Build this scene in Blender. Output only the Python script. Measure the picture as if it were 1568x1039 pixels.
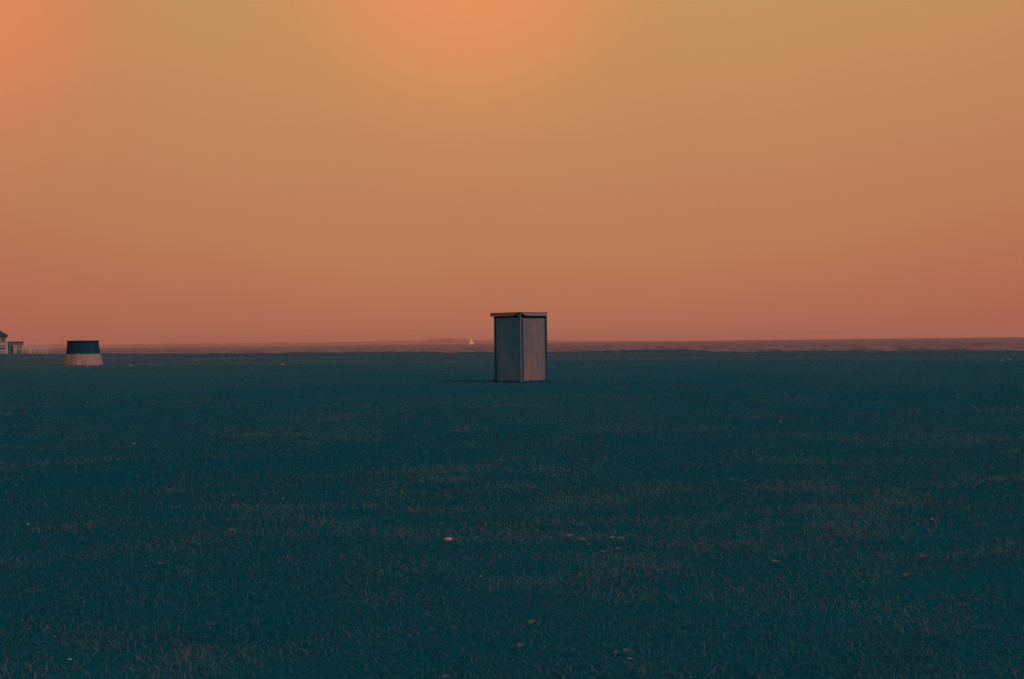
import bpy, bmesh, math, random
import numpy as np
from mathutils import Vector, Matrix

scene = bpy.context.scene
for o in list(bpy.data.objects):
    bpy.data.objects.remove(o)
COL = scene.collection
R = math.radians

def lin(r, g, b):
    f = lambda c: (c/255/12.92) if c/255 <= 0.04045 else ((c/255+0.055)/1.055)**2.4
    return (f(r), f(g), f(b), 1.0)

# ------------------------------------------------------------------ camera
H = 1.30                                  # eye height above the field
F = 1960.0                                # focal length in photo pixels (1568 wide)
cam_d = bpy.data.cameras.new('camera'); cam = bpy.data.objects.new('camera', cam_d); COL.objects.link(cam)
cam_d.sensor_width = 36.0; cam_d.lens = 36.0*F/1568.0
cam_d.clip_start = 0.05; cam_d.clip_end = 60000
PITCH, ROLL = math.atan(4.6/F), R(-0.66)
cam.matrix_world = (Matrix.Translation((0, 0, H)) @ Matrix.Rotation(R(90)+PITCH, 4, 'X') @ Matrix.Rotation(ROLL, 4, 'Z'))
scene.camera = cam
CM = cam.matrix_world.to_3x3()

def at(px, py, dist):
    """point of the place seen at a photo pixel, `dist` metres ahead"""
    d = CM @ Vector(((px-784)/F, (519.5-py)/F, -1))
    return Vector((0, 0, H)) + d*(dist/d.y)

def on_ground(px, py, z=0.0):
    d = CM @ Vector(((px-784)/F, (519.5-py)/F, -1))
    return Vector((0, 0, H)) + d*((z-H)/d.z)

# ------------------------------------------------------------------ sky
world = bpy.data.worlds.new('World'); scene.world = world; world.use_nodes = True
nt = world.node_tree; N = nt.nodes; L = nt.links
for n in list(N): N.remove(n)
def nd(t, **k):
    n = N.new(t)
    for a, b in k.items(): setattr(n, a, b)
    return n
def mth(op, a, b=None, clamp=False):
    n = nd('ShaderNodeMath', operation=op); n.use_clamp = clamp
    for i, v in enumerate((a, b)):
        if v is None: continue
        if isinstance(v, (int, float)): n.inputs[i].default_value = v
        else: L.new(v, n.inputs[i])
    return n.outputs[0]
tc = nd('ShaderNodeTexCoord'); nrm = nd('ShaderNodeVectorMath', operation='NORMALIZE'); L.new(tc.outputs['Generated'], nrm.inputs[0])
sep = nd('ShaderNodeSeparateXYZ'); L.new(nrm.outputs[0], sep.inputs[0])
hyp = mth('SQRT', mth('SUBTRACT', 1.0001, mth('MULTIPLY', sep.outputs[2], sep.outputs[2])))
ca = mth('DIVIDE', sep.outputs[1], hyp)                       # cosine of the azimuth from the glow
shift = mth('MINIMUM', mth('MULTIPLY', mth('SUBTRACT', 1.0, ca), 0.62), 0.07)
nz = nd('ShaderNodeTexNoise'); nz.inputs['Scale'].default_value = 7; nz.inputs['Detail'].default_value = 3
L.new(nrm.outputs[0], nz.inputs['Vector'])
wob = mth('MULTIPLY', mth('SUBTRACT', nz.outputs['Fac'], 0.5), 0.035)
v = mth('ADD', mth('SUBTRACT', sep.outputs[2], shift), wob)
v01 = mth('ADD', mth('MULTIPLY', v, 0.8), 0.15, clamp=True)
ramp = nd('ShaderNodeValToRGB'); L.new(v01, ramp.inputs[0])
stops = [(-0.10, (172, 99, 81)), (-0.02, (177, 104, 82)), (0.022, (183, 114, 84)), (0.07, (188, 127, 88)), (0.14, (192, 134, 91)),
         (0.19, (196, 142, 94)), (0.26, (197, 150, 96)), (0.55, (168, 148, 114)), (1.0, (118, 128, 136))]
el = ramp.color_ramp.elements
while len(el) < len(stops): el.new(0.5)
for e, (p, c) in zip(el, stops):
    e.position = p*0.8+0.15; e.color = lin(*c)
col = ramp.outputs[0]
def glow(px, py, rad_in, rad_out, c, amt):
    global col
    d = (CM @ Vector(((px-784)/F, (519.5-py)/F, -1))).normalized()
    dot = nd('ShaderNodeVectorMath', operation='DOT_PRODUCT'); L.new(nrm.outputs[0], dot.inputs[0]); dot.inputs[1].default_value = d
    ang = mth('ARCCOSINE', mth('MINIMUM', dot.outputs['Value'], 0.999999))
    ang = mth('ADD', ang, mth('MULTIPLY', wob, 0.25))
    mr = nd('ShaderNodeMapRange', interpolation_type='SMOOTHSTEP'); L.new(ang, mr.inputs[0])
    mr.inputs[1].default_value = rad_out; mr.inputs[2].default_value = rad_in; mr.inputs[3].default_value = 0; mr.inputs[4].default_value = amt
    mx = nd('ShaderNodeMix', data_type='RGBA'); L.new(mr.outputs[0], mx.inputs[0]); L.new(col, mx.inputs[6]); mx.inputs[7].default_value = lin(*c)
    col = mx.outputs[2]
glow(705, -110, 0.02, 0.215, (210, 142, 92), 0.9)
glow(710, -110, 0.03, 0.165, (234, 147, 96), 0.88)
glow(-60, 10, 0.0, 0.165, (212, 130, 90), 0.8)
glow(-40, -20, 0.0, 0.11, (234, 138, 95), 0.7)
bg = nd('ShaderNodeBackground'); L.new(col, bg.inputs[0]); bg.inputs[1].default_value = 1.0
out = nd('ShaderNodeOutputWorld'); L.new(bg.outputs[0], out.inputs[0])

# ------------------------------------------------------------------ sun (veiled, low contrast, from the right)
sun_d = bpy.data.lights.new('sun', 'SUN'); sun = bpy.data.objects.new('sun', sun_d); COL.objects.link(sun)
sun_d.energy = 1.25; sun_d.angle = R(13); sun_d.color = (1.0, 0.92, 0.84)
SE, SA = R(41), R(-36)
to_sun = Vector((math.cos(SE)*math.cos(SA), math.cos(SE)*math.sin(SA), math.sin(SE)))
sun.rotation_euler = to_sun.to_track_quat('Z', 'Y').to_euler(); sun.location = (30, 0, 30)

# ------------------------------------------------------------------ exposure
vs = scene.view_settings
vs.view_transform = 'Standard'; vs.look = 'None'; vs.exposure = 0; vs.gamma = 1; vs.use_curve_mapping = False
scene.render.engine = 'CYCLES'
scene.cycles.use_denoising = True
scene.cycles.max_bounces = 6; scene.cycles.diffuse_bounces = 3; scene.cycles.volume_bounces = 1

# ------------------------------------------------------------------ helpers
def tag(o, label=None, cat=None, group=None, kind=None):
    if label: o['label'] = label
    if cat: o['category'] = cat
    if group: o['group'] = group
    if kind: o['kind'] = kind
    return o
def empty(name, loc=(0, 0, 0), rz=0.0):
    o = bpy.data.objects.new(name, None); COL.objects.link(o)
    o.location = loc; o.rotation_euler = (0, 0, rz); o.empty_display_size = 0.2
    return o
def link(name, me, mat, parent=None, smooth=False):
    o = bpy.data.objects.new(name, me); COL.objects.link(o)
    if mat is not None and not me.materials: me.materials.append(mat)
    if parent is not None: o.parent = parent
    if smooth:
        for p in me.polygons: p.use_smooth = True
    return o
def from_bm(name, bm, mat, parent=None, smooth=False, bevel=0.0):
    if bevel:
        bmesh.ops.bevel(bm, geom=list(bm.edges), offset=bevel, segments=2, affect='EDGES', profile=0.6)
    bmesh.ops.recalc_face_normals(bm, faces=bm.faces)
    me = bpy.data.meshes.new(name); bm.to_mesh(me); bm.free()
    return link(name, me, mat, parent, smooth)
def box(bm, x0, x1, y0, y1, z0, z1):
    vs_ = [bm.verts.new((x, y, z)) for z in (z0, z1) for y in (y0, y1) for x in (x0, x1)]
    for f in ((0, 1, 3, 2), (4, 6, 7, 5), (0, 4, 5, 1), (2, 3, 7, 6), (0, 2, 6, 4), (1, 5, 7, 3)):
        bm.faces.new([vs_[i] for i in f])
def box_part(name, dims, mat, parent=None, bevel=0.0):
    bm = bmesh.new(); box(bm, *dims)
    return from_bm(name, bm, mat, parent, bevel=bevel)
def prism(bm, pts, axis, a0, a1):
    """extrude a 2-D outline along an axis"""
    def P(p, a):
        return {'x': (a, p[0], p[1]), 'y': (p[0], a, p[1]), 'z': (p[0], p[1], a)}[axis]
    A = [bm.verts.new(P(p, a0)) for p in pts]; B = [bm.verts.new(P(p, a1)) for p in pts]
    bm.faces.new(A); bm.faces.new(B[::-1])
    for i in range(len(pts)):
        j = (i+1) % len(pts); bm.faces.new((A[i], B[i], B[j], A[j]))

def mat_new(name):
    m = bpy.data.materials.new(name); m.use_nodes = True
    t = m.node_tree; b = t.nodes['Principled BSDF']
    return m, t, b
def mix_col(t, fac, a, b):
    mx = t.nodes.new('ShaderNodeMix'); mx.data_type = 'RGBA'
    if fac is not None: t.links.new(fac, mx.inputs[0])
    for i, c in ((6, a), (7, b)):
        if isinstance(c, tuple): mx.inputs[i].default_value = c if len(c) == 4 else (*c, 1)
        else: t.links.new(c, mx.inputs[i])
    return mx.outputs[2]
def noise(t, vec, scale, detail=4, rough=0.6, sc3=None):
    if sc3:
        mp = t.nodes.new('ShaderNodeMapping'); mp.inputs['Scale'].default_value = sc3; t.links.new(vec, mp.inputs[0]); vec = mp.outputs[0]
    n = t.nodes.new('ShaderNodeTexNoise'); n.inputs['Scale'].default_value = scale; n.inputs['Detail'].default_value = detail
    n.inputs['Roughness'].default_value = rough; t.links.new(vec, n.inputs['Vector']); return n.outputs['Fac']
def remap(t, v, a, b, c=0.0, d=1.0):
    n = t.nodes.new('ShaderNodeMapRange'); t.links.new(v, n.inputs[0])
    for i, x in enumerate((a, b, c, d)): n.inputs[i+1].default_value = x
    return n.outputs[0]
def worn(name, c1, c2, rough=0.8, scale=3.0, sc3=None, c3=None, bump=0.15, spec=0.3, metallic=0.0):
    """painted or weathered surface: two tones of patchy wear, a third of fine streaks"""
    m, t, b = mat_new(name)
    tcn = t.nodes.new('ShaderNodeTexCoord').outputs['Object']
    a = remap(t, noise(t, tcn, scale, 6, 0.65, sc3), 0.35, 0.68)
    c = mix_col(t, a, c1, c2)
    if c3:
        c = mix_col(t, remap(t, noise(t, tcn, scale*4, 5, 0.7, sc3), 0.52, 0.75), c, c3)
    t.links.new(c, b.inputs['Base Color'])
    b.inputs['Roughness'].default_value = rough; b.inputs['Specular IOR Level'].default_value = spec; b.inputs['Metallic'].default_value = metallic
    if bump:
        bp = t.nodes.new('ShaderNodeBump'); bp.inputs['Strength'].default_value = bump; bp.inputs['Distance'].default_value = 0.01
        t.links.new(noise(t, tcn, scale*8, 5, 0.6, sc3), bp.inputs['Height']); t.links.new(bp.outputs[0], b.inputs['Normal'])
    return m

# ------------------------------------------------------------------ terrain shape
rng = np.random.default_rng(7)
def horizon_y(px): return 524.04 - (px-784)*math.tan(R(0.66))
# distance at which the field breaks off towards the sea, along the bearing of each photo column
EDGE = [(-700, 8.0), (0, 8.0), (90, 8.8), (180, 9.8), (320, 11.0), (480, 11.9), (600, 12.4), (640, 12.7), (700, 14.3), (735, 13.3), (790, 14.6), (850, 15.2),
        (930, 14.6), (1000, 14.0), (1062, 14.2), (1095, 17.6), (1140, 18.6), (1200, 18.0), (1330, 18.8), (1450, 18.8), (1568, 19.6), (2300, 21)]
EA = np.array([math.atan((p-784)/F) for p, _ in EDGE]); ED = np.array([H*F/q for _, q in EDGE])
def edge_dist(az):
    return np.interp(az, EA, ED) + 3.0*np.sin(az*190+1) + 2.0*np.sin(az*430+.5)
def vnoise(x, y, seed):
    """cheap value noise"""
    xi = np.floor(x).astype(np.int64); yi = np.floor(y).astype(np.int64); fx = x-xi; fy = y-yi
    fx = fx*fx*(3-2*fx); fy = fy*fy*(3-2*fy)
    def h(a, b):
        n = (a*374761393 + b*668265263 + seed*1442695041) & 0x7fffffff
        n = ((n ^ (n >> 13))*1274126177) & 0x7fffffff
        return ((n ^ (n >> 16)) & 0xffff)/65535.0
    return (h(xi, yi)*(1-fx)+h(xi+1, yi)*fx)*(1-fy)+(h(xi, yi+1)*(1-fx)+h(xi+1, yi+1)*fx)*fy
SEA_Z = -2.0
def ground_z(x, y):
    x = np.asarray(x, float); y = np.asarray(y, float)
    d = np.hypot(x, y); az = np.arctan2(x, y)
    z = 0.03*(vnoise(x*0.9, y*0.9, 3)-0.5) + 0.05*(vnoise(x*0.22, y*0.22, 5)-0.5)
    z = z + 0.10*(vnoise(x*0.06+9, y*0.06, 8)-0.5)*np.clip((d-50)/60, 0, 1)
    near_hut = np.exp(-((x-0.3)**2+(y-42.5)**2)/6.0); z = z*(1-near_hut)
    e = np.where(np.abs(az) < 1.2, edge_dist(az), 330.0)
    over = np.clip((d-e)/26.0, 0, 1)
    # under the beach station on the left the land runs on further
    shelf = np.clip((-0.335-az)/0.03, 0, 1)*(np.abs(az) < 1.2)
    over = over*(1-shelf) + shelf*np.clip((d-455)/30.0, 0, 1)
    drop = 3.2*over*over*(3-2*over)
    drop = drop + shelf*np.clip((d-330)/60, 0, 1)*0.45
    return z - drop

# ------------------------------------------------------------------ ground materials
def field_palette(t, pos, rnd=None):
    """grass colour by place: deep green-blue turf, greyer worn turf, straw-coloured patches"""
    big = noise(t, pos, 0.10, 4, 0.6, (1, 0.6, 1))
    mid = noise(t, pos, 0.75, 5, 0.65)
    fine = noise(t, pos, 6.0, 4, 0.65)
    c = mix_col(t, remap(t, mid, 0.36, 0.66), G_DEEP, G_MID)
    c = mix_col(t, remap(t, big, 0.42, 0.70), c, G_GREY)
    c = mix_col(t, remap(t, fine, 0.56, 0.80, 0, 0.7), c, G_PALE)
    # bare, dry strip at the seaward side
    g = t.nodes.new('ShaderNodeSeparateXYZ'); t.links.new(pos, g.inputs[0])
    far = remap(t, g.outputs[1], 38, 110)
    dry = noise(t, pos, 0.055, 5, 0.65, (0.45, 1.3, 1))
    dd = t.nodes.new('ShaderNodeMath'); dd.operation = 'MULTIPLY'; t.links.new(far, dd.inputs[0]); t.links.new(remap(t, dry, 0.36, 0.62, 0.15, 0.95), dd.inputs[1])
    c = mix_col(t, dd.outputs[0], c, G_DRY)
    return c
G_DEEP = (0.004, 0.098, 0.174); G_MID = (0.013, 0.120, 0.190); G_GREY = (0.040, 0.128, 0.188); G_PALE = (0.075, 0.190, 0.255); G_DRY = (0.100, 0.122, 0.180)

m_soil, t, b = mat_new('turf_ground')
pos = t.nodes.new('ShaderNodeNewGeometry').outputs['Position']
soil = mix_col(t, remap(t, noise(t, pos, 2.2, 4, 0.6), 0.3, 0.7), (0.0016, 0.060, 0.106), (0.005, 0.068, 0.112))
gy = t.nodes.new('ShaderNodeSeparateXYZ'); t.links.new(pos, gy.inputs[0])      # beyond the built blades the turf itself takes over
t.links.new(mix_col(t, remap(t, gy.outputs[1], 12, 90, 0.0, 0.72), soil, field_palette(t, pos)), b.inputs['Base Color'])
b.inputs['Roughness'].default_value = 1; b.inputs['Specular IOR Level'].default_value = 0
bp = t.nodes.new('ShaderNodeBump'); bp.inputs['Strength'].default_value = 0.6; bp.inputs['Distance'].default_value = 0.05
t.links.new(noise(t, pos, 9, 6, 0.7), bp.inputs['Height']); t.links.new(bp.outputs[0], b.inputs['Normal'])

m_blade, t, b = mat_new('grass_blades')
pos = t.nodes.new('ShaderNodeNewGeometry').outputs['Position']
at_ = t.nodes.new('ShaderNodeAttribute'); at_.attribute_name = 'tint'
sp = t.nodes.new('ShaderNodeSeparateColor'); t.links.new(at_.outputs['Color'], sp.inputs[0])
c = field_palette(t, pos)
c = mix_col(t, sp.outputs[0], c, G_PALE)
c = mix_col(t, sp.outputs[1], c, (0.150, 0.175, 0.225))
t.links.new(c, b.inputs['Base Color']); b.inputs['Roughness'].default_value = 0.9; b.inputs['Specular IOR Level'].default_value = 0.05
tr = t.nodes.new('ShaderNodeBsdfTranslucent'); t.links.new(c, tr.inputs[0]); mxs = t.nodes.new('ShaderNodeMixShader'); mxs.inputs[0].default_value = 0.5
t.links.new(b.outputs[0], mxs.inputs[1]); t.links.new(tr.outputs[0], mxs.inputs[2]); t.links.new(mxs.outputs[0], t.nodes['Material Output'].inputs['Surface'])

# ------------------------------------------------------------------ ground sheet
azs = np.concatenate([np.linspace(-math.pi, -0.62, 40, endpoint=False), np.linspace(-0.62, 0.62, 420, endpoint=False), np.linspace(0.62, math.pi, 40, endpoint=False)])
rads = np.concatenate([[0.4, 1.2, 2.2], np.geomspace(3, 90, 150), np.geomspace(92, 560, 130)])
AZ, RD = np.meshgrid(azs, rads)
X = np.sin(AZ)*RD; Y = np.cos(AZ)*RD; Z = ground_z(X, Y)
nv = len(azs); nr = len(rads)
V = np.stack([X, Y, Z], -1).reshape(-1, 3)
V = np.vstack([V, [[0, 0, float(ground_z(0.0, 0.01))]]])
faces = []
for i in range(nr-1):
    a = i*nv
    for j in range(nv):
        k = (j+1) % nv
        faces.append((a+j, a+nv+j, a+nv+k, a+k))
for j in range(nv): faces.append((len(V)-1, j, (j+1) % nv))
me = bpy.data.meshes.new('field'); me.from_pydata(V.tolist(), [], faces); me.update()
field = link('field', me, m_soil, smooth=True)
tag(field, 'wide flat dark teal green grass field reaching to the sea', 'field', kind='structure')

# ------------------------------------------------------------------ grass blades
def foot_points(g):
    u = g.random(1500); side = g.integers(0, 4, 1500); o = np.abs(g.normal(0, 0.05, 1500))
    lx = np.select([side == 0, side == 1, side == 2, side == 3], [u*1.27, -o, 1.27+o, u*1.27]); ly = np.select([side == 0, side == 1, side == 2, side == 3], [-o, u*1.2, u*1.2, 1.2+o])
    c, s = math.cos(R(45)), math.sin(R(45)); hx, hy = on_ground(797.2, 585.5).xy
    a = g.random(260)*2*math.pi; q = on_ground(127.5, 559.5); rr = 30.2*q.y/F + np.abs(g.normal(0, 0.06, 260))
    return np.append(hx+c*lx-s*ly, q.x+np.cos(a)*rr), np.append(hy+s*lx+c*ly, q.y+np.sin(a)*rr)
def blades(n, d0, d1, seed):
    g = np.random.default_rng(seed)
    d = d0*(d1/d0)**g.random(n)
    x = (g.random(n)*2-1)*(0.435*d+0.9)
    y = np.sqrt(np.maximum(d*d-0, 0))
    # clumping: move roots towards clump centres, drop some from thin spots
    clump = vnoise(x*3.7, y*3.0, 20)*0.35+vnoise(x*1.5, y*1.2, 21)*0.45+vnoise(x*0.45, y*0.4, 22)*0.4
    keep = clump + g.random(n)*0.70 > 0.84
    az = np.arctan2(x, y); rd = np.hypot(x, y)
    keep &= rd < edge_dist(az)+22
    hut = (np.abs(x-0.31) + np.abs(y-42.62)) < 0.86
    keep &= ~hut
    x, y, d = x[keep], y[keep], d[keep]
    fx, fy = foot_points(g); nf_ = len(fx)
    x, y = np.append(x, fx), np.append(y, fy); d = np.append(d, fy); n = len(x)
    foot = np.zeros(n); foot[n-nf_:] = 1
    z = ground_z(x, y)
    tall = vnoise(x*1.3+40, y*1.3, 31)
    h = (0.010+0.032*g.random(n)**1.6)*(0.55+0.8*tall)
    h = np.where(foot > 0, (0.02+0.075*g.random(n)**2.0)*np.where(y > 60, 1.3, 1), h)
    long = g.random(n) < 0.012; h = np.where(long, h*1.9, h)
    rim = np.clip(1-np.abs(np.hypot(x, y)-edge_dist(np.arctan2(x, y))-4)/14, 0, 1)*np.clip(vnoise(x*0.35, y*0.35, 51)*2.4-0.9, 0, 1.5)
    h = np.minimum(h*np.clip(d/60, 1, 1.7)*(1+1.6*rim), 0.26)
    w = np.maximum(0.0012+0.0014*g.random(n), d*0.00030)
    yaw = g.random(n)*2*math.pi; lean = h*(0.2+2.2*g.random(n)); ld = g.random(n)*2*math.pi
    wx, wy = np.cos(yaw)*w, np.sin(yaw)*w; lx, ly = np.cos(ld)*lean, np.sin(ld)*lean
    # 2 base, 2 mid, 1 tip: bent blade
    P = np.empty((n, 5, 3))
    P[:, 0] = np.stack([x-wx, y-wy, z-0.004], -1); P[:, 1] = np.stack([x+wx, y+wy, z-0.004], -1)
    P[:, 2] = np.stack([x+lx*.35+wx*.8, y+ly*.35+wy*.8, z+h*.6], -1); P[:, 3] = np.stack([x+lx*.35-wx*.8, y+ly*.35-wy*.8, z+h*.6], -1)
    P[:, 4] = np.stack([x+lx, y+ly, z+h*(1-0.26*(lean/h))], -1)
    base = (np.arange(n)*5)[:, None]
    tri = np.concatenate([base+np.array([[0, 1, 2]]), base+np.array([[0, 2, 3]]), base+np.array([[3, 2, 4]])], 1).reshape(-1)
    me = bpy.data.meshes.new('grass')
    me.vertices.add(n*5); me.vertices.foreach_set('co', P.reshape(-1).astype(np.float32))
    me.loops.add(n*9); me.loops.foreach_set('vertex_index', tri.astype(np.int32))
    me.polygons.add(n*3); me.polygons.foreach_set('loop_start', (np.arange(n*3)*3).astype(np.int32)); me.polygons.foreach_set('loop_total', np.full(n*3, 3, np.int32))
    me.update(calc_edges=True)
    ca = me.color_attributes.new('tint', 'FLOAT_COLOR', 'POINT')
    calm = np.clip(1.25-d/60, 0.25, 1)
    pale = np.clip(g.random(n)**2.2*1.1-0.08, 0, 1)*calm
    patch = vnoise(x*1.6+5, y*2.6+70, 41)*0.6+vnoise(x*0.5, y*0.8+11, 42)*0.4
    straw = np.where(g.random(n) < np.clip((patch-0.50)*2.8, 0.025, 0.72), 0.45+0.55*g.random(n), 0.0)*calm
    C = np.zeros((n, 5, 4), np.float32); C[..., 0] = pale[:, None]; C[..., 1] = straw[:, None]; C[..., 3] = 1
    ca.data.foreach_set('color', C.reshape(-1))
    return me
gr = link('grass', blades(820000, 3.6, 345, 11), m_blade)
tag(gr, 'short dark teal grass blades with dry straw patches covering the field', 'grass', kind='stuff')

# ------------------------------------------------------------------ sea
m_sea, t, b = mat_new('sea_water')
pos = t.nodes.new('ShaderNodeNewGeometry').outputs['Position']
n1 = noise(t, pos, 1.0, 5, 0.65, (0.24, 0.026, 1))
c = mix_col(t, remap(t, n1, 0.42, 0.60), (0.000, 0.012, 0.075), (0.150, 0.066, 0.145))
t.links.new(c, b.inputs['Base Color']); b.inputs['Roughness'].default_value = 0.45; b.inputs['IOR'].default_value = 1.33; b.inputs['Specular IOR Level'].default_value = 0.30
bp = t.nodes.new('ShaderNodeBump'); bp.inputs['Strength'].default_value = 0.9; bp.inputs['Distance'].default_value = 0.5
t.links.new(noise(t, pos, 0.45, 6, 0.7, (0.5, 1, 1)), bp.inputs['Height']); t.links.new(bp.outputs[0], b.inputs['Normal'])
sr = np.concatenate([np.geomspace(90, 3500, 620), np.geomspace(3600, 20000, 40)])
sa = np.concatenate([np.linspace(-math.pi, -0.6, 30, endpoint=False), np.linspace(-0.6, 0.6, 460, endpoint=False), np.linspace(0.6, math.pi, 30, endpoint=False)])
AZ, RD = np.meshgrid(sa, sr)
X = np.sin(AZ)*RD; Y = np.cos(AZ)*RD
amp = np.clip(1-(RD-700)/1200, 0, 1)
Z = SEA_Z + 2.6*amp*(0.42*(vnoise(X*0.035, Y*0.11, 61)-0.5)+0.30*(vnoise(X*0.09, Y*0.25+7, 62)-0.5)+0.55*np.maximum(vnoise(X*0.05+3, Y*0.16, 63)-0.78, 0))
V = np.stack([X, Y, Z], -1).reshape(-1, 3); nv = len(sa)
ii, jj = np.meshgrid(np.arange(len(sr)-1), np.arange(nv), indexing='ij'); kk = (jj+1) % nv
Fq = np.stack([ii*nv+jj, (ii+1)*nv+jj, (ii+1)*nv+kk, ii*nv+kk], -1).reshape(-1)
me = bpy.data.meshes.new('sea'); nf = len(Fq)//4
me.vertices.add(len(V)); me.vertices.foreach_set('co', V.reshape(-1).astype(np.float32))
me.loops.add(nf*4); me.loops.foreach_set('vertex_index', Fq.astype(np.int32))
me.polygons.add(nf); me.polygons.foreach_set('loop_start', (np.arange(nf)*4).astype(np.int32)); me.polygons.foreach_set('loop_total', np.full(nf, 4, np.int32))
me.update(calc_edges=True); me.validate()
sea = link('sea', me, m_sea, smooth=True)
tag(sea, 'dull reddish brown sea with small ripples up to the horizon', 'sea', kind='structure')

# ------------------------------------------------------------------ far coast
m_coast = worn('far_coast_land', (0.05, 0.06, 0.06, 1), (0.09, 0.075, 0.07, 1), 1.0, 0.004, bump=0, spec=0)
CP = [(-500, 3.5), (0, 3.6), (45, 4.2), (66, 5.4), (84, 6.6), (96, 5.0), (120, 4.2), (160, 3.8), (230, 4.6), (255, 5.0), (300, 4.2), (380, 3.9), (425, 4.4), (480, 3.8), (540, 4.2), (600, 4.4), (640, 4.4),
      (652, 6.0), (668, 7.0), (690, 7.4), (702, 6.2), (720, 5.2), (745, 4.4), (800, 3.2), (880, 1.8), (960, 0.9), (1040, 0.2)]
D0 = 18000.0
bx = np.linspace(-500, 1040, 420); hp = np.interp(bx, [p for p, _ in CP], [q for _, q in CP])
hp = hp*(1+0.20*(vnoise(bx*0.12, bx*0, 71)-0.5)+0.14*(vnoise(bx*0.4, bx*0, 72)-0.5))
xs = (bx-784)/F*D0
rows = [(-60, 0.0), (0, 0.55), (120, 0.9), (300, 1.0), (600, 0.85), (1000, 0.0)]
V = []; 
for (dy, s) in rows:
    for i in range(len(bx)):
        V.append((xs[i], D0+dy, SEA_Z-0.5 + s*(hp[i]*D0/F+2.8)))
fs = [(r*len(bx)+i, r*len(bx)+i+1, (r+1)*len(bx)+i+1, (r+1)*len(bx)+i) for r in range(len(rows)-1) for i in range(len(bx)-1)]
me = bpy.data.meshes.new('far_coast'); me.from_pydata(V, [], fs); me.update()
coast = link('far_coast', me, m_coast)
tag(coast, 'low hazy far coast along the horizon left of the hut', 'coast', kind='structure')

# ------------------------------------------------------------------ haze
m_haze = bpy.data.materials.new('haze_air'); m_haze.use_nodes = True
t = m_haze.node_tree
for n in list(t.nodes): t.nodes.remove(n)
vo = t.nodes.new('ShaderNodeVolumePrincipled'); mo = t.nodes.new('ShaderNodeOutputMaterial')
vo.inputs['Color'].default_value = (1.0, 0.50, 0.49, 1); vo.inputs['Density'].default_value = 0.00007; vo.inputs['Anisotropy'].default_value = 0.0
t.links.new(vo.outputs[0], mo.inputs['Volume'])
hz = box_part('haze', (-20500, 20500, -20500, 20500, -4.0, 95.0), m_haze)
tag(hz, 'thin warm haze over the sea and far coast', 'haze', kind='stuff')

# ------------------------------------------------------------------ hut
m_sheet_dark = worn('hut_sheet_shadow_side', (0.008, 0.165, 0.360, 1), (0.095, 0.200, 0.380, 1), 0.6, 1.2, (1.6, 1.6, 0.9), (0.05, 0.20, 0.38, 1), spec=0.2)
m_sheet_door = worn('hut_sheet_rusted', (0.110, 0.125, 0.180, 1), (0.260, 0.155, 0.165, 1), 0.65, 1.7, (2.8, 2.8, 0.6), (0.115, 0.095, 0.125, 1), spec=0.2)
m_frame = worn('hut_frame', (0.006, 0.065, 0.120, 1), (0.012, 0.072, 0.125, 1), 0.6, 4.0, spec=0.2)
m_post = worn('hut_post', (0.060, 0.120, 0.205, 1), (0.085, 0.125, 0.200, 1), 0.6, 3.0, (2, 2, 0.4), spec=0.2)
m_fascia = worn('hut_fascia', (0.160, 0.160, 0.260, 1), (0.240, 0.175, 0.250, 1), 0.65, 2.5, (0.7, 0.7, 2), spec=0.2)
m_roof = worn('hut_roof', (0.030, 0.075, 0.110, 1), (0.06, 0.09, 0.12, 1), 0.8, 3.0)
hc = on_ground(797.2, 585.5)
S = 1.20; SX = 1.27; HT = 2.28
hut = empty('hut', (hc.x, hc.y, 0), R(45))       # local +X runs along the right-hand face, local +Y along the left-hand face
tag(hut, 'weathered grey metal hut with flat overhanging roof standing alone mid-field', 'hut')
E = 0.03
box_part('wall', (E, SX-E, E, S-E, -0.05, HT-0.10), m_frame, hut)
for (x, y) in ((0, 0), (SX-0.07, 0), (0, S-0.07), (SX-0.07, S-0.07)):
    p = box_part('corner_post', (x-0.004, x+0.074, y-0.004, y+0.074, -0.06, HT-(0.035 if (x, y) == (0, 0) else 0.10)), m_post if (x, y) == (0, 0) else m_frame, hut, bevel=0.006)
# right-hand face (towards +X along y=0) : rusted door sheet, standing a little proud
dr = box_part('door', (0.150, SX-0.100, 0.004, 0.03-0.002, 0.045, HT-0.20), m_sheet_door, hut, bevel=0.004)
for z in (0.35, 1.85): box_part('hinge', (SX-0.112, SX-0.085, -0.006, 0.010, z, z+0.11), m_frame, dr)
box_part('latch', (0.205, 0.235, -0.012, 0.006, 1.02, 1.16), m_post, dr, bevel=0.003)
box_part('threshold', (0.078, SX-0.078, -0.012, 0.026, -0.03, 0.035), m_post, hut, bevel=0.004)
# left-hand face : two darker sheets with a lap joint
for k, (y0, y1) in enumerate(((0.085, 0.60), (0.604, S-0.085))):
    box_part('side_sheet', (0.006+0.004*k, 0.028, y0, y1, 0.03, HT-0.17), m_sheet_dark, hut, bevel=0.003)
box_part('side_sheet', (SX-0.028, SX-0.006, 0.085, S-0.085, 0.03, HT-0.13), m_sheet_dark, hut, bevel=0.003)
box_part('side_sheet', (0.085, SX-0.085, S-0.028, S-0.006, 0.03, HT-0.13), m_sheet_dark, hut, bevel=0.003)
OL, OR, OF = 0.100, 0.010, 0.070
rf = box_part('roof', (-OF+0.03, S+OR-0.004, -OF+0.03, S+OL-0.004, HT-0.095, HT-0.018), m_roof, hut)
bm = bmesh.new(); box(bm, -OF-0.006, S+OR+0.008, -OF-0.006, S+OL+0.008, HT-0.016, HT)
from_bm('roof_sheet', bm, m_roof, rf, bevel=0.003)
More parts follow.
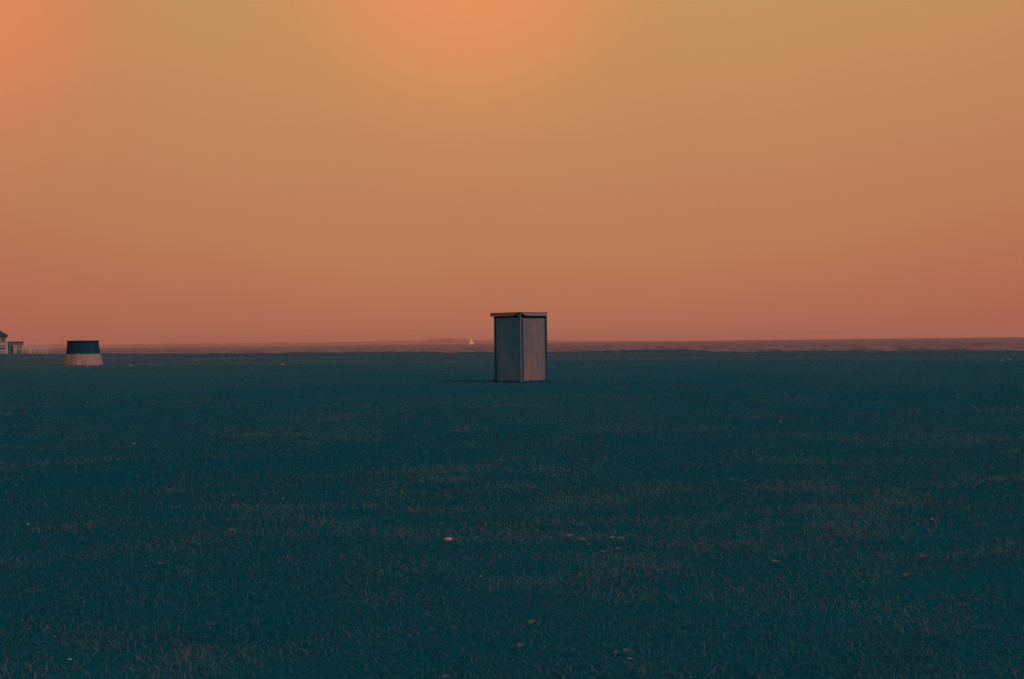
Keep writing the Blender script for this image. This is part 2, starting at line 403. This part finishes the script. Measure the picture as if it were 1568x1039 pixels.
def fascia(pts, axis, a0, a1):
    bm = bmesh.new(); prism(bm, pts, axis, a0, a1); from_bm('fascia', bm, m_fascia, rf)
zt, zb = HT-0.018, HT-0.118
c0, c1 = 0.03, 0.20        # the boards are cut back in a slant at the near corner
fascia([(c0, zt), (c0, zt-0.012), (c1, zb+0.006), (S+OR, zb), (S+OR, zt)], 'y', -OF, -OF+0.028)
fascia([(c0, zt), (c0, zt-0.012), (c1+0.04, zb+0.006), (S+OL, zb), (S+OL, zt)], 'x', -OF, -OF+0.028)
fascia([(-OF+0.03, zt), (-OF+0.03, zb), (S+OL-0.002, zb), (S+OL-0.002, zt)], 'x', S+OR-0.002, S+OR+0.024)
fascia([(-OF+0.03, zt), (-OF+0.03, zb), (S+OR-0.03, zb), (S+OR-0.03, zt)], 'y', S+OL-0.002, S+OL+0.024)

# ------------------------------------------------------------------ tapered drum on the left
m_conc = worn('drum_concrete', (0.18, 0.145, 0.18, 1), (0.39, 0.215, 0.235, 1), 0.9, 1.6, (1, 1, 0.55), (0.18, 0.14, 0.19, 1), spec=0.1)
m_drum = worn('drum_dark_paint', (0.002, 0.042, 0.080, 1), (0.006, 0.050, 0.088, 1), 0.8, 2.0, spec=0.05)
dc = on_ground(127.5, 559.5); dd_ = dc.y; pm = F/dd_
drum = empty('tapered_drum', (dc.x, dc.y, 0))
tag(drum, 'squat tapered drum with dark upper half on pale pinkish concrete base', 'drum')
def lathe(name, prof, mat, parent, seg=40, wob=0.0):
    bm = bmesh.new(); rings = []
    for (r, z) in prof:
        rings.append([bm.verts.new((r*math.cos(2*math.pi*i/seg)*(1+wob*math.sin(i*2.3+z*3)), r*math.sin(2*math.pi*i/seg)*(1+wob*math.sin(i*2.3+z*3)), z)) for i in range(seg)])
    for a, b_ in zip(rings, rings[1:]):
        for i in range(seg): bm.faces.new((a[i], a[(i+1) % seg], b_[(i+1) % seg], b_[i]))
    bm.faces.new(rings[0][::-1]); bm.faces.new(rings[-1])
    return from_bm(name, bm, mat, parent)
zz = lambda y: (559.5-y)/pm
lathe('base', [(30.4/pm, -0.15), (30.0/pm, 0.0), (27.4/pm, zz(550)), (25.3/pm, zz(541.4)), (24.4/pm, zz(541.0))], m_conc, drum, wob=0.004)
up = lathe('upper_drum', [(25.5/pm, zz(541.6)), (24.7/pm, zz(539)), (23.4/pm, zz(530)), (22.9/pm, zz(524.5)), (22.6/pm, zz(524))], m_drum, drum)
g_ = random.Random(4)
for v_ in up.data.vertices:                      # ragged lower edge of the dark coat
    if v_.co.z < zz(541.0): v_.co.z += g_.uniform(-0.09, 0.05)
lathe('rim', [(22.2/pm, zz(524.4)), (23.3/pm, zz(523.8)), (23.6/pm, zz(522.6)), (23.4/pm, zz(521.3)), (21.8/pm, zz(521.1)), (21.0/pm, zz(522))], m_drum, up)

# ------------------------------------------------------------------ beach station at the far left
DH = 400.0; ph = F/DH
m_white = worn('station_white_paint', (0.58, 0.44, 0.46, 1), (0.70, 0.54, 0.54, 1), 0.7, 1.2, bump=0.05)
m_hroof = worn('station_roof', (0.006, 0.055, 0.085, 1), (0.014, 0.065, 0.095, 1), 0.9, 1.0, (0.3, 0.3, 3), spec=0.05)
m_hwall = worn('station_wall', (0.20, 0.19, 0.21, 1), (0.26, 0.22, 0.23, 1), 0.85, 0.8, (0.4, 0.4, 5))
m_hwall2 = worn('station_wall_dark', (0.075, 0.105, 0.12, 1), (0.105, 0.12, 0.13, 1), 0.85, 0.8, (0.4, 0.4, 5))
m_glass, t, b = mat_new('station_glass'); b.inputs['Base Color'].default_value = (0.03, 0.05, 0.07, 1); b.inputs['Roughness'].default_value = 0.12
def hz_(px, y, d=DH): return at(px, y, d).z
x_c = at(10.8, 520, DH).x                      # seaward corner of the house
house = empty('beach_house', (x_c, DH, -0.9), R(21.4))
tag(house, 'two storey beach house with dark hipped roof cut off by the left edge', 'house')
W0 = -9.0; ZB = -0.9
zf = lambda y: hz_(8, y)-ZB
z_eave, z_b1, z_b2 = zf(513.6), zf(526.4), zf(535.6)
box_part('lower_wall', (W0, -0.06, 0.06, 7.0, -0.3, z_b1), m_hwall, house)
box_part('upper_wall', (W0+0.002, -0.062, 0.062, 6.998, z_b1+0.002, z_eave), m_hwall, house)
for z in (z_b1, z_b2): box_part('trim_band', (W0-0.1, 0.02, 0.0, 0.14, z-0.11, z+0.11), m_white, house)
for x in (-0.19, -5.0): box_part('corner_post', (x, x+0.26, -0.03, 0.20, -0.35, z_eave-0.02), m_white, house)
box_part('corner_post', (-0.19, 0.07, 6.86, 7.06, -0.35, z_eave-0.02), m_white, house)
for x in (-1.75, -3.35, -6.4, -8.0):
    w = box_part('window', (x, x+1.05, 0.02, 0.11, z_b1+0.55, z_eave-0.45), m_white, house)
    for k in range(2): box_part('pane', (x+0.09+0.46*k, x+0.50+0.46*k, -0.004, 0.022, z_b1+0.66, z_eave-0.56), m_glass, w)
for x in (-2.9, -6.9):
    w = box_part('window', (x, x+2.3, 0.02, 0.11, z_b2+0.12, z_b2+0.75), m_hwall2, house)
    box_part('pane', (x+0.1, x+2.2, 0.0, 0.022, z_b2+0.2, z_b2+0.68), m_glass, w)
bm = bmesh.new()
e0, e1, e2, e3 = (W0-0.5, -0.55), (0.42, -0.55), (0.42, 7.55), (W0-0.5, 7.55)
cx = (W0)/2; ridge_h = 2.7
lo = [bm.verts.new((x, y, z_eave-0.16)) for x, y in (e0, e1, e2, e3)]; hi = [bm.verts.new((x, y, z_eave+0.06)) for x, y in (e0, e1, e2, e3)]
ra, rb = bm.verts.new((cx-1, 3.5, z_eave+ridge_h)), bm.verts.new((cx+1.0, 3.5, z_eave+ridge_h))
bm.faces.new(lo[::-1])
for i in range(4): bm.faces.new((lo[i], lo[(i+1) % 4], hi[(i+1) % 4], hi[i]))
bm.faces.new((hi[0], hi[1], rb, ra)); bm.faces.new((hi[1], hi[2], rb)); bm.faces.new((hi[2], hi[3], ra, rb)); bm.faces.new((hi[3], hi[0], ra))
from_bm('roof', bm, m_hroof, house)

DA = 418.0
pA, pB = at(11.4, 530, DA), at(36.0, 530, DA)
ann = empty('flat_roofed_shed', (pA.x, DA, -1.0), R(21.0))
tag(ann, 'low grey flat roofed shed beside the beach house', 'shed')
wa = (pB.x-pA.x)*0.93; zt_ = hz_(24, 523.2, DA)+1.0; zm = hz_(24, 529.6, DA)+1.0
box_part('lower_wall', (0.0, wa-0.05, 0.0, 6, -0.2, zm), m_hwall2, ann)
box_part('upper_wall', (-0.002, wa-0.002, -0.12, 6.05, zm+0.002, zt_), worn('shed_cladding', (0.095, 0.105, 0.105, 1), (0.13, 0.13, 0.125, 1), 0.9, 1, (0.5, 0.5, 4)), ann)
for k in range(4):
    box_part('cladding_board', (0.0, wa-0.01, -0.15, -0.123, zm+0.06+k*(zt_-zm)/4, zm+(k+1)*(zt_-zm)/4-0.03), m_hwall2, ann)
box_part('roof', (-0.1, wa+0.08, -0.25, 6.2, zt_+0.003, zt_+0.14), m_hroof, ann)
for x in (1.9, 3.6): box_part('roof_vent', (x, x+0.7, 0.3, 0.9, zt_+0.143, zt_+0.38), m_white, ann, bevel=0.05)
box_part('door', (1.0, 1.9, -0.03, 0.0-0.002, 0.0, zm-0.25), m_hroof, ann)

def railing(label, x0, x1, px_posts, ytop, ybots, rails, d, base_z, infill=False, pw=0.16):
    o = at((x0+x1)/2, 535, d)
    r = empty('white_railing', (o.x, d, base_z)); tag(r, label, 'railing', 'white railings by the beach house')
    for px in px_posts:
        p = at(px, ytop, d); box_part('post', (p.x-o.x-pw/2, p.x-o.x+pw/2, -pw/2, pw/2, -0.4, p.z-base_z), m_white, r)
    a, b_ = at(x0, ytop, d).x-o.x, at(x1, ytop, d).x-o.x
    for y in rails:
        z = at((x0+x1)/2, y, d).z-base_z
        box_part('rail', (a, b_, -0.11, -0.082 if y != rails[0] else 0.1, z-0.055, z+0.055), m_white, r)
    if infill:
        z0, z1 = at(30, rails[-1], d).z-base_z+0.06, at(30, rails[0], d).z-base_z-0.06
        n = int((b_-a)/0.42)
        for k in range(n):
            x = a+0.2+k*(b_-a-0.3)/n
            box_part('baluster', (x-0.025, x+0.025, -0.03, 0.02, z0, z1), m_white, r)
    return r
railing('tall white deck railing with balusters in front of the grey shed', 20.6, 45.4, (21.2, 24.2, 34.4, 45), 528.0, (539,), (528.6, 532.0, 535.5), 392, -0.9, True)
railing('lower white post and rail fence running on towards the dark drum', 46, 73.4, (47.6, 53.4, 59.2, 64.2, 68.4, 73.0), 530.6, (539,), (531.8, 534.9), 386, -0.9)

# low dark scrub at the field's edge below the railing: leaf clumps
m_scrub = worn('scrub_leaves', (0.004, 0.045, 0.075, 1), (0.02, 0.07, 0.10, 1), 1.0, 2.0, bump=0, spec=0)
def bush(name, label, px0, px1, py, d, hgt, seed):
    g = random.Random(seed); a, b_ = at(px0, py, d), at(px1, py, d)
    root = empty(name, ((a.x+b_.x)/2, d, float(ground_z((a.x+b_.x)/2, d)))); tag(root, label, 'bush', 'dark bushes below the railings')
    W = (b_.x-a.x)/2; V = []; Fc = []
    for k in range(900):
        u = g.uniform(-1, 1); th = g.uniform(0, math.pi); rr = g.random()**0.5
        top = hgt*(1-u*u)**0.6*(0.65+0.35*math.sin(u*9+seed)**2)
        c_ = Vector((u*W, math.cos(th)*0.7*rr, max(0.02, math.sin(th)*top*rr)))
        s = g.uniform(0.05, 0.13); dv = [Vector((g.uniform(-1, 1), g.uniform(-1, 1), g.uniform(-1, 1)))*s for _ in range(3)]
        i = len(V); V += [tuple(c_+q) for q in dv]; Fc.append((i, i+1, i+2))
    me = bpy.data.meshes.new('foliage'); me.from_pydata(V, [], Fc); me.update(); link('foliage', me, m_scrub, root)
    for k in range(5):
        bm = bmesh.new(); u = g.uniform(-.8, .8)*W; z1 = hgt*g.uniform(.5, .8)
        prism(bm, [(u-.02, -0.05), (u+.02, -0.05), (u+.05, z1)], 'y', -.02, .02)
        from_bm('stem', bm, m_scrub, root)
bush('low_bush', 'low dark bush under the white railing posts', 40, 66, 540, 330, 0.62, 3)
bush('low_bush', 'small dark bush at the field edge right of the railing', 71, 88, 540, 322, 0.50, 5)

# ------------------------------------------------------------------ boats
m_sail, t, b = mat_new('sail_cloth'); b.inputs['Base Color'].default_value = (0.85, 0.58, 0.41, 1); b.inputs['Roughness'].default_value = 0.8
m_hull = worn('boat_hull', (0.5, 0.42, 0.36, 1), (0.6, 0.5, 0.45, 1), 0.5, 0.5)
def hull_bm(Ln, B, Dp):
    bm = bmesh.new(); st = [(-0.5, 0.75, 0.9), (-0.2, 1, 0.95), (0.15, 0.95, 1.0), (0.38, 0.5, 1.1), (0.5, 0.03, 1.2)]; rings = []
    for (u, w, s) in st:
        rings.append([bm.verts.new((u*Ln, y*B*w*0.5, z)) for y, z in ((-1, Dp*s), (-0.75, Dp*0.25), (0, -Dp*0.25), (0.75, Dp*0.25), (1, Dp*s))])
    for a, b_ in zip(rings, rings[1:]):
        for i in range(4): bm.faces.new((a[i], a[i+1], b_[i+1], b_[i]))
        bm.faces.new((a[4], a[0], b_[0], b_[4]))
    bm.faces.new(rings[0]); bm.faces.new(rings[-1][::-1]); return bm
def sail(name, pts, mat, parent, belly=0.5):
    """triangular sail with a belly and a thin thickness"""
    n = 6; bm = bmesh.new(); A, B, C_ = [Vector(p) for p in pts]; layers = []
    for s in (0, 0.03):
        g = {}
        for i in range(n+1):
            for j in range(n+1-i):
                a, b_, c_ = i/n, j/n, 1-i/n-j/n
                p = A*a+B*b_+C_*c_; p.y += belly*27*a*b_*c_*0.8 + s; g[i, j] = bm.verts.new(p)
        for i in range(n):
            for j in range(n-i):
                bm.faces.new((g[i, j], g[i+1, j], g[i, j+1]))
                if i+j < n-1: bm.faces.new((g[i+1, j], g[i+1, j+1], g[i, j+1]))
    return from_bm(name, bm, mat, parent, smooth=True)
DS = 2350.0; so = at(722.6, 527, DS)
sb = empty('sailboat', (so.x-1.5, DS, SEA_Z), R(35)); tag(sb, 'small white sailing boat on the sea left of the hut', 'sailboat')
from_bm('hull', hull_bm(8.5, 2.6, 1.0), m_hull, sb, smooth=True)
bm = bmesh.new(); bmesh.ops.create_cone(bm, cap_ends=True, segments=8, radius1=0.14, radius2=0.07, depth=15.2, matrix=Matrix.Translation((-0.6, 0, 8.4))); from_bm('mast', bm, m_sail, sb)
sail('mainsail', ((-0.3, 0, 14.8), (-0.3, 0, 1.6), (6.6, 0.4, 1.7)), m_sail, sb)
sail('jib', ((-0.8, 0, 13.2), (-3.9, 0, 1.4), (-1.0, 0.3, 1.5)), m_sail, sb, 0.3)
box_part('boom', (-0.3, 6.7, -0.08, 0.08, 1.5, 1.62), m_hull, sb)
box_part('cabin', (-1.8, 1.4, -0.8, 0.8, 0.9, 1.5), m_sail, sb, bevel=0.15)
for (px, d, Ln, lab) in ((669.4, 3300, 5.5, 'tiny white boat far left of the sailing boat'), (694, 3300, 6.0, 'tiny white boat midway left of the sailing boat'), (705.5, 3700, 4.0, 'faint tiny boat nearest the sailing boat')):
    p = at(px, 526, d); r = empty('motorboat', (p.x, d, SEA_Z)); tag(r, lab, 'boat', 'tiny boats near the horizon')
    from_bm('hull', hull_bm(Ln, 2.0, 0.9), m_sail, r, smooth=True)
    box_part('cabin', (-Ln*0.25, Ln*0.15, -0.8, 0.8, 0.85, 2.6), m_sail, r, bevel=0.2)

# ------------------------------------------------------------------ bird
m_bird = worn('bird_feathers', (0.14, 0.12, 0.11, 1), (0.2, 0.17, 0.15, 1), 0.9, 3)
bp_ = at(1101, 310, 330)
bd = empty('bird', bp_); tag(bd, 'tiny dark bird alone high in the sky right of the hut', 'bird')
bm = bmesh.new(); bmesh.ops.create_uvsphere(bm, u_segments=10, v_segments=8, radius=1, matrix=Matrix.Diagonal((0.21, 0.075, 0.07, 1)))
for v_ in bm.verts:
    if v_.co.x < -0.1: v_.co.z *= 0.4; v_.co.x *= 1.25
from_bm('body', bm, m_bird, bd, smooth=True)
for s in (-1, 1):
    bm = bmesh.new()
    o_ = [(0.09, 0.05), (0.12, 0.28), (0.03, 0.58), (-0.03, 0.30), (-0.09, 0.05)]
    z_ = [0.03, 0.12, 0.06, 0.11, 0.03]
    A = [bm.verts.new((x, s*y, z+0.008)) for (x, y), z in zip(o_, z_)]; B = [bm.verts.new((x, s*y, z-0.008)) for (x, y), z in zip(o_, z_)]
    bm.faces.new(A); bm.faces.new(B[::-1])
    for i in range(5): bm.faces.new((A[i], B[i], B[(i+1) % 5], A[(i+1) % 5]))
    from_bm('wing', bm, m_bird, bd)
bd.rotation_euler = (R(12), 0, R(60))

# ------------------------------------------------------------------ leaves, stones and shells on the grass
m_leaf = worn('dry_leaf', (0.13, 0.135, 0.200, 1), (0.175, 0.150, 0.205, 1), 0.8, 40, bump=0.1)
m_leaf_p = worn('pale_dry_leaf', (0.14, 0.19, 0.30, 1), (0.19, 0.21, 0.33, 1), 0.8, 40, bump=0.1)
m_stone = worn('pale_stone', (0.30, 0.20, 0.28, 1), (0.40, 0.31, 0.40, 1), 0.8, 3, c3=(0.34, 0.17, 0.22, 1))
m_chip = worn('pale_chip', (0.16, 0.18, 0.27, 1), (0.22, 0.22, 0.30, 1), 0.8, 20)
def leaf_mesh(seed, curl):
    g = random.Random(seed); bm = bmesh.new(); n = 7; rows_ = []
    for i in range(n):
        u = i/(n-1); w = 0.34*math.sin(math.pi*min(max(u, 0.03), 0.97))**0.8*(1+0.25*g.uniform(-1, 1))
        z = curl*((u-0.5)**2*2.0)
        rows_.append([bm.verts.new((u-0.5, -w, z+curl*w*1.2)), bm.verts.new((u-0.5, 0, z)), bm.verts.new((u-0.5, w, z+curl*w*1.5))])
    for a, b_ in zip(rows_, rows_[1:]):
        for k in range(2): bm.faces.new((a[k], a[k+1], b_[k+1], b_[k]))
    ext = bmesh.ops.solidify(bm, geom=list(bm.faces), thickness=0.02)
    prism(bm, [(-0.02, -0.01), (0.02, -0.01), (0.02, 0.02), (-0.02, 0.02)], 'x', 0.48, 0.72)
    bmesh.ops.recalc_face_normals(bm, faces=bm.faces)
    me = bpy.data.meshes.new('leaf'); bm.to_mesh(me); bm.free(); return me
def stone_mesh(seed, flat):
    g = random.Random(seed); bm = bmesh.new(); bmesh.ops.create_icosphere(bm, subdivisions=2, radius=0.5)
    for v_ in bm.verts:
        v_.co *= 1+0.18*math.sin(v_.co.x*5+seed)*math.cos(v_.co.y*6+seed*2)+g.uniform(-.05, .05); v_.co.z *= flat; v_.co.y *= 0.8
    me = bpy.data.meshes.new('stone'); bm.to_mesh(me); bm.free(); return me
def litter(kind, px, py, wpx, mat, label, seed, lift=0.03, group='dry leaves in the grass'):
    p = on_ground(px, py, lift); size = wpx/(F/p.y)
    me = leaf_mesh(seed, 0.12+0.14*(seed % 3)) if kind == 'leaf' else stone_mesh(seed, 0.5)
    me.materials.append(mat)
    o = bpy.data.objects.new({'leaf': 'dry_leaf', 'stone': 'stone', 'chip': 'shell_fragment'}[kind], me); COL.objects.link(o)
    g = random.Random(seed*7)
    o.location = (p.x, p.y, float(ground_z(p.x, p.y))+lift); o.scale = (size,)*3
    o.rotation_euler = (R(g.uniform(0, 22)), R(g.uniform(-12, 12)), R(g.uniform(-50, 50))) if kind == 'leaf' else (0, R(-6), R(g.uniform(-15, 15)))
    tag(o, label, {'leaf': 'leaf', 'stone': 'stone', 'chip': 'shell'}[kind], group)
LT = [('stone', 686.5, 828, 13.5, m_stone, 'large pale pinkish stone lying in the grass below the hut', 1),
      ('chip', 204.5, 677, 6, m_chip, 'bright pale shell fragment alone in the grass below the drum', 2),
      ('chip', 433, 558, 6, m_stone, 'pale flat fragment near the field edge between drum and hut', 3),
      ('chip', 200, 559.5, 6, m_chip, 'pale fragment lying just right of the drum', 4),
      ('chip', 1195, 645, 5, m_chip, 'small pale fragment far right of the hut in mid-field', 5),
      ('chip', 1533, 551.5, 4.5, m_chip, 'left of two pale specks at the far right field edge', 6),
      ('chip', 1546, 550.5, 5.5, m_chip, 'right of two pale specks at the far right field edge', 7),
      ('leaf', 1120, 732, 6, m_leaf_p, 'left leaf of a pale leaf pair in right mid-field', 8),
      ('leaf', 1140, 733, 6, m_leaf_p, 'right leaf of a pale leaf pair in right mid-field', 9),
      ('leaf', 1138, 755, 5, m_leaf_p, 'small pale leaf just below the pair in right mid-field', 10),
      ('leaf', 874, 823, 15, m_leaf_p, 'broad dry leaf, leftmost of a loose leaf cluster below the hut', 11),
      ('leaf', 893, 826, 10, m_leaf_p, 'thin dry leaf, second from left in the loose cluster', 12),
      ('leaf', 901, 834, 6, m_leaf_p, 'tiny pale leaf at the middle of the loose cluster', 13),
      ('leaf', 924, 845, 9, m_leaf, 'reddish dry leaf standing lowest in the loose cluster', 14),
      ('leaf', 938, 822, 9, m_leaf_p, 'dry leaf at the upper right of the loose cluster', 15),
      ('leaf', 951, 823, 10, m_leaf_p, 'rightmost dry leaf of the loose cluster', 16),
      ('leaf', 946, 840, 10, m_leaf, 'dull leaf under the right end of the loose cluster', 17),
      ('leaf', 1010, 870, 6, m_leaf, 'upright reddish leaf on a dry patch below the loose cluster', 18),
      ('leaf', 1187, 858, 13, m_leaf, 'reddish leaf alone in the lower right field', 19),
      ('leaf', 816, 955, 15, m_leaf, 'reddish curled leaf in the lower middle grass', 20),
      ('leaf', 943, 998, 9, m_leaf, 'left leaf of the three at the bottom middle', 21),
      ('leaf', 965, 1008, 11, m_leaf_p, 'palest leaf of the three at the bottom middle', 22),
      ('leaf', 961, 997, 14, m_leaf, 'uppermost dull leaf of the three at the bottom middle', 23),
      ('leaf', 1413, 850, 9, m_leaf, 'reddish leaf in the far right grass', 24),
      ('leaf', 1388, 883, 11, m_leaf, 'dull leaf among straw in the right foreground', 25),
      ('leaf', 245, 860, 9, m_leaf, 'upright reddish leaf in the left foreground', 26),
      ('leaf', 354, 813, 10, m_leaf, 'flat reddish leaf near straw in the left mid-field', 27),
      ('chip', 43, 800, 6, m_chip, 'pale shell fragment near the left edge of the field', 28),
      ('chip', 138, 799, 5, m_chip, 'small pale shell fragment right of another near the left edge', 29),
      ('chip', 107, 1011, 7, m_chip, 'pale shell fragment in the bottom left corner grass', 30),
      ('leaf', 683, 1034, 15, m_leaf, 'reddish leaf right at the bottom edge of the field', 31),
      ('leaf', 352, 1004, 8, m_leaf, 'reddish leaf on the straw patch at the bottom left', 32),
      ('chip', 736, 880, 5, m_chip, 'small pale fragment below and right of the large stone', 33),
      ('leaf', 797, 990, 11, m_leaf, 'dull leaf below the curled leaf in the lower middle', 34),
      ('leaf', 676, 805, 8, m_leaf_p, 'small pale leaf just above the large stone', 35),
      ('chip', 433, 762, 5, m_chip, 'small pale fragment in the left mid-field', 36),
      ('leaf', 1427, 728, 5, m_leaf_p, 'tiny pale leaf in the far right mid-field', 37),
      ('chip', 1427, 794, 5, m_chip, 'pale speck above the reddish leaf at far right', 38),
      ('leaf', 1492, 961, 6, m_leaf, 'small reddish leaf in the lower right corner', 39)]
for k_, px, py, w_, m_, lab, sd in LT:
    litter(k_, px, py, w_, m_, lab, sd, lift=0.022 if k_ == 'leaf' else 0.010, group={'leaf': 'dry leaves in the grass', 'stone': None, 'chip': 'pale fragments in the grass'}[k_])
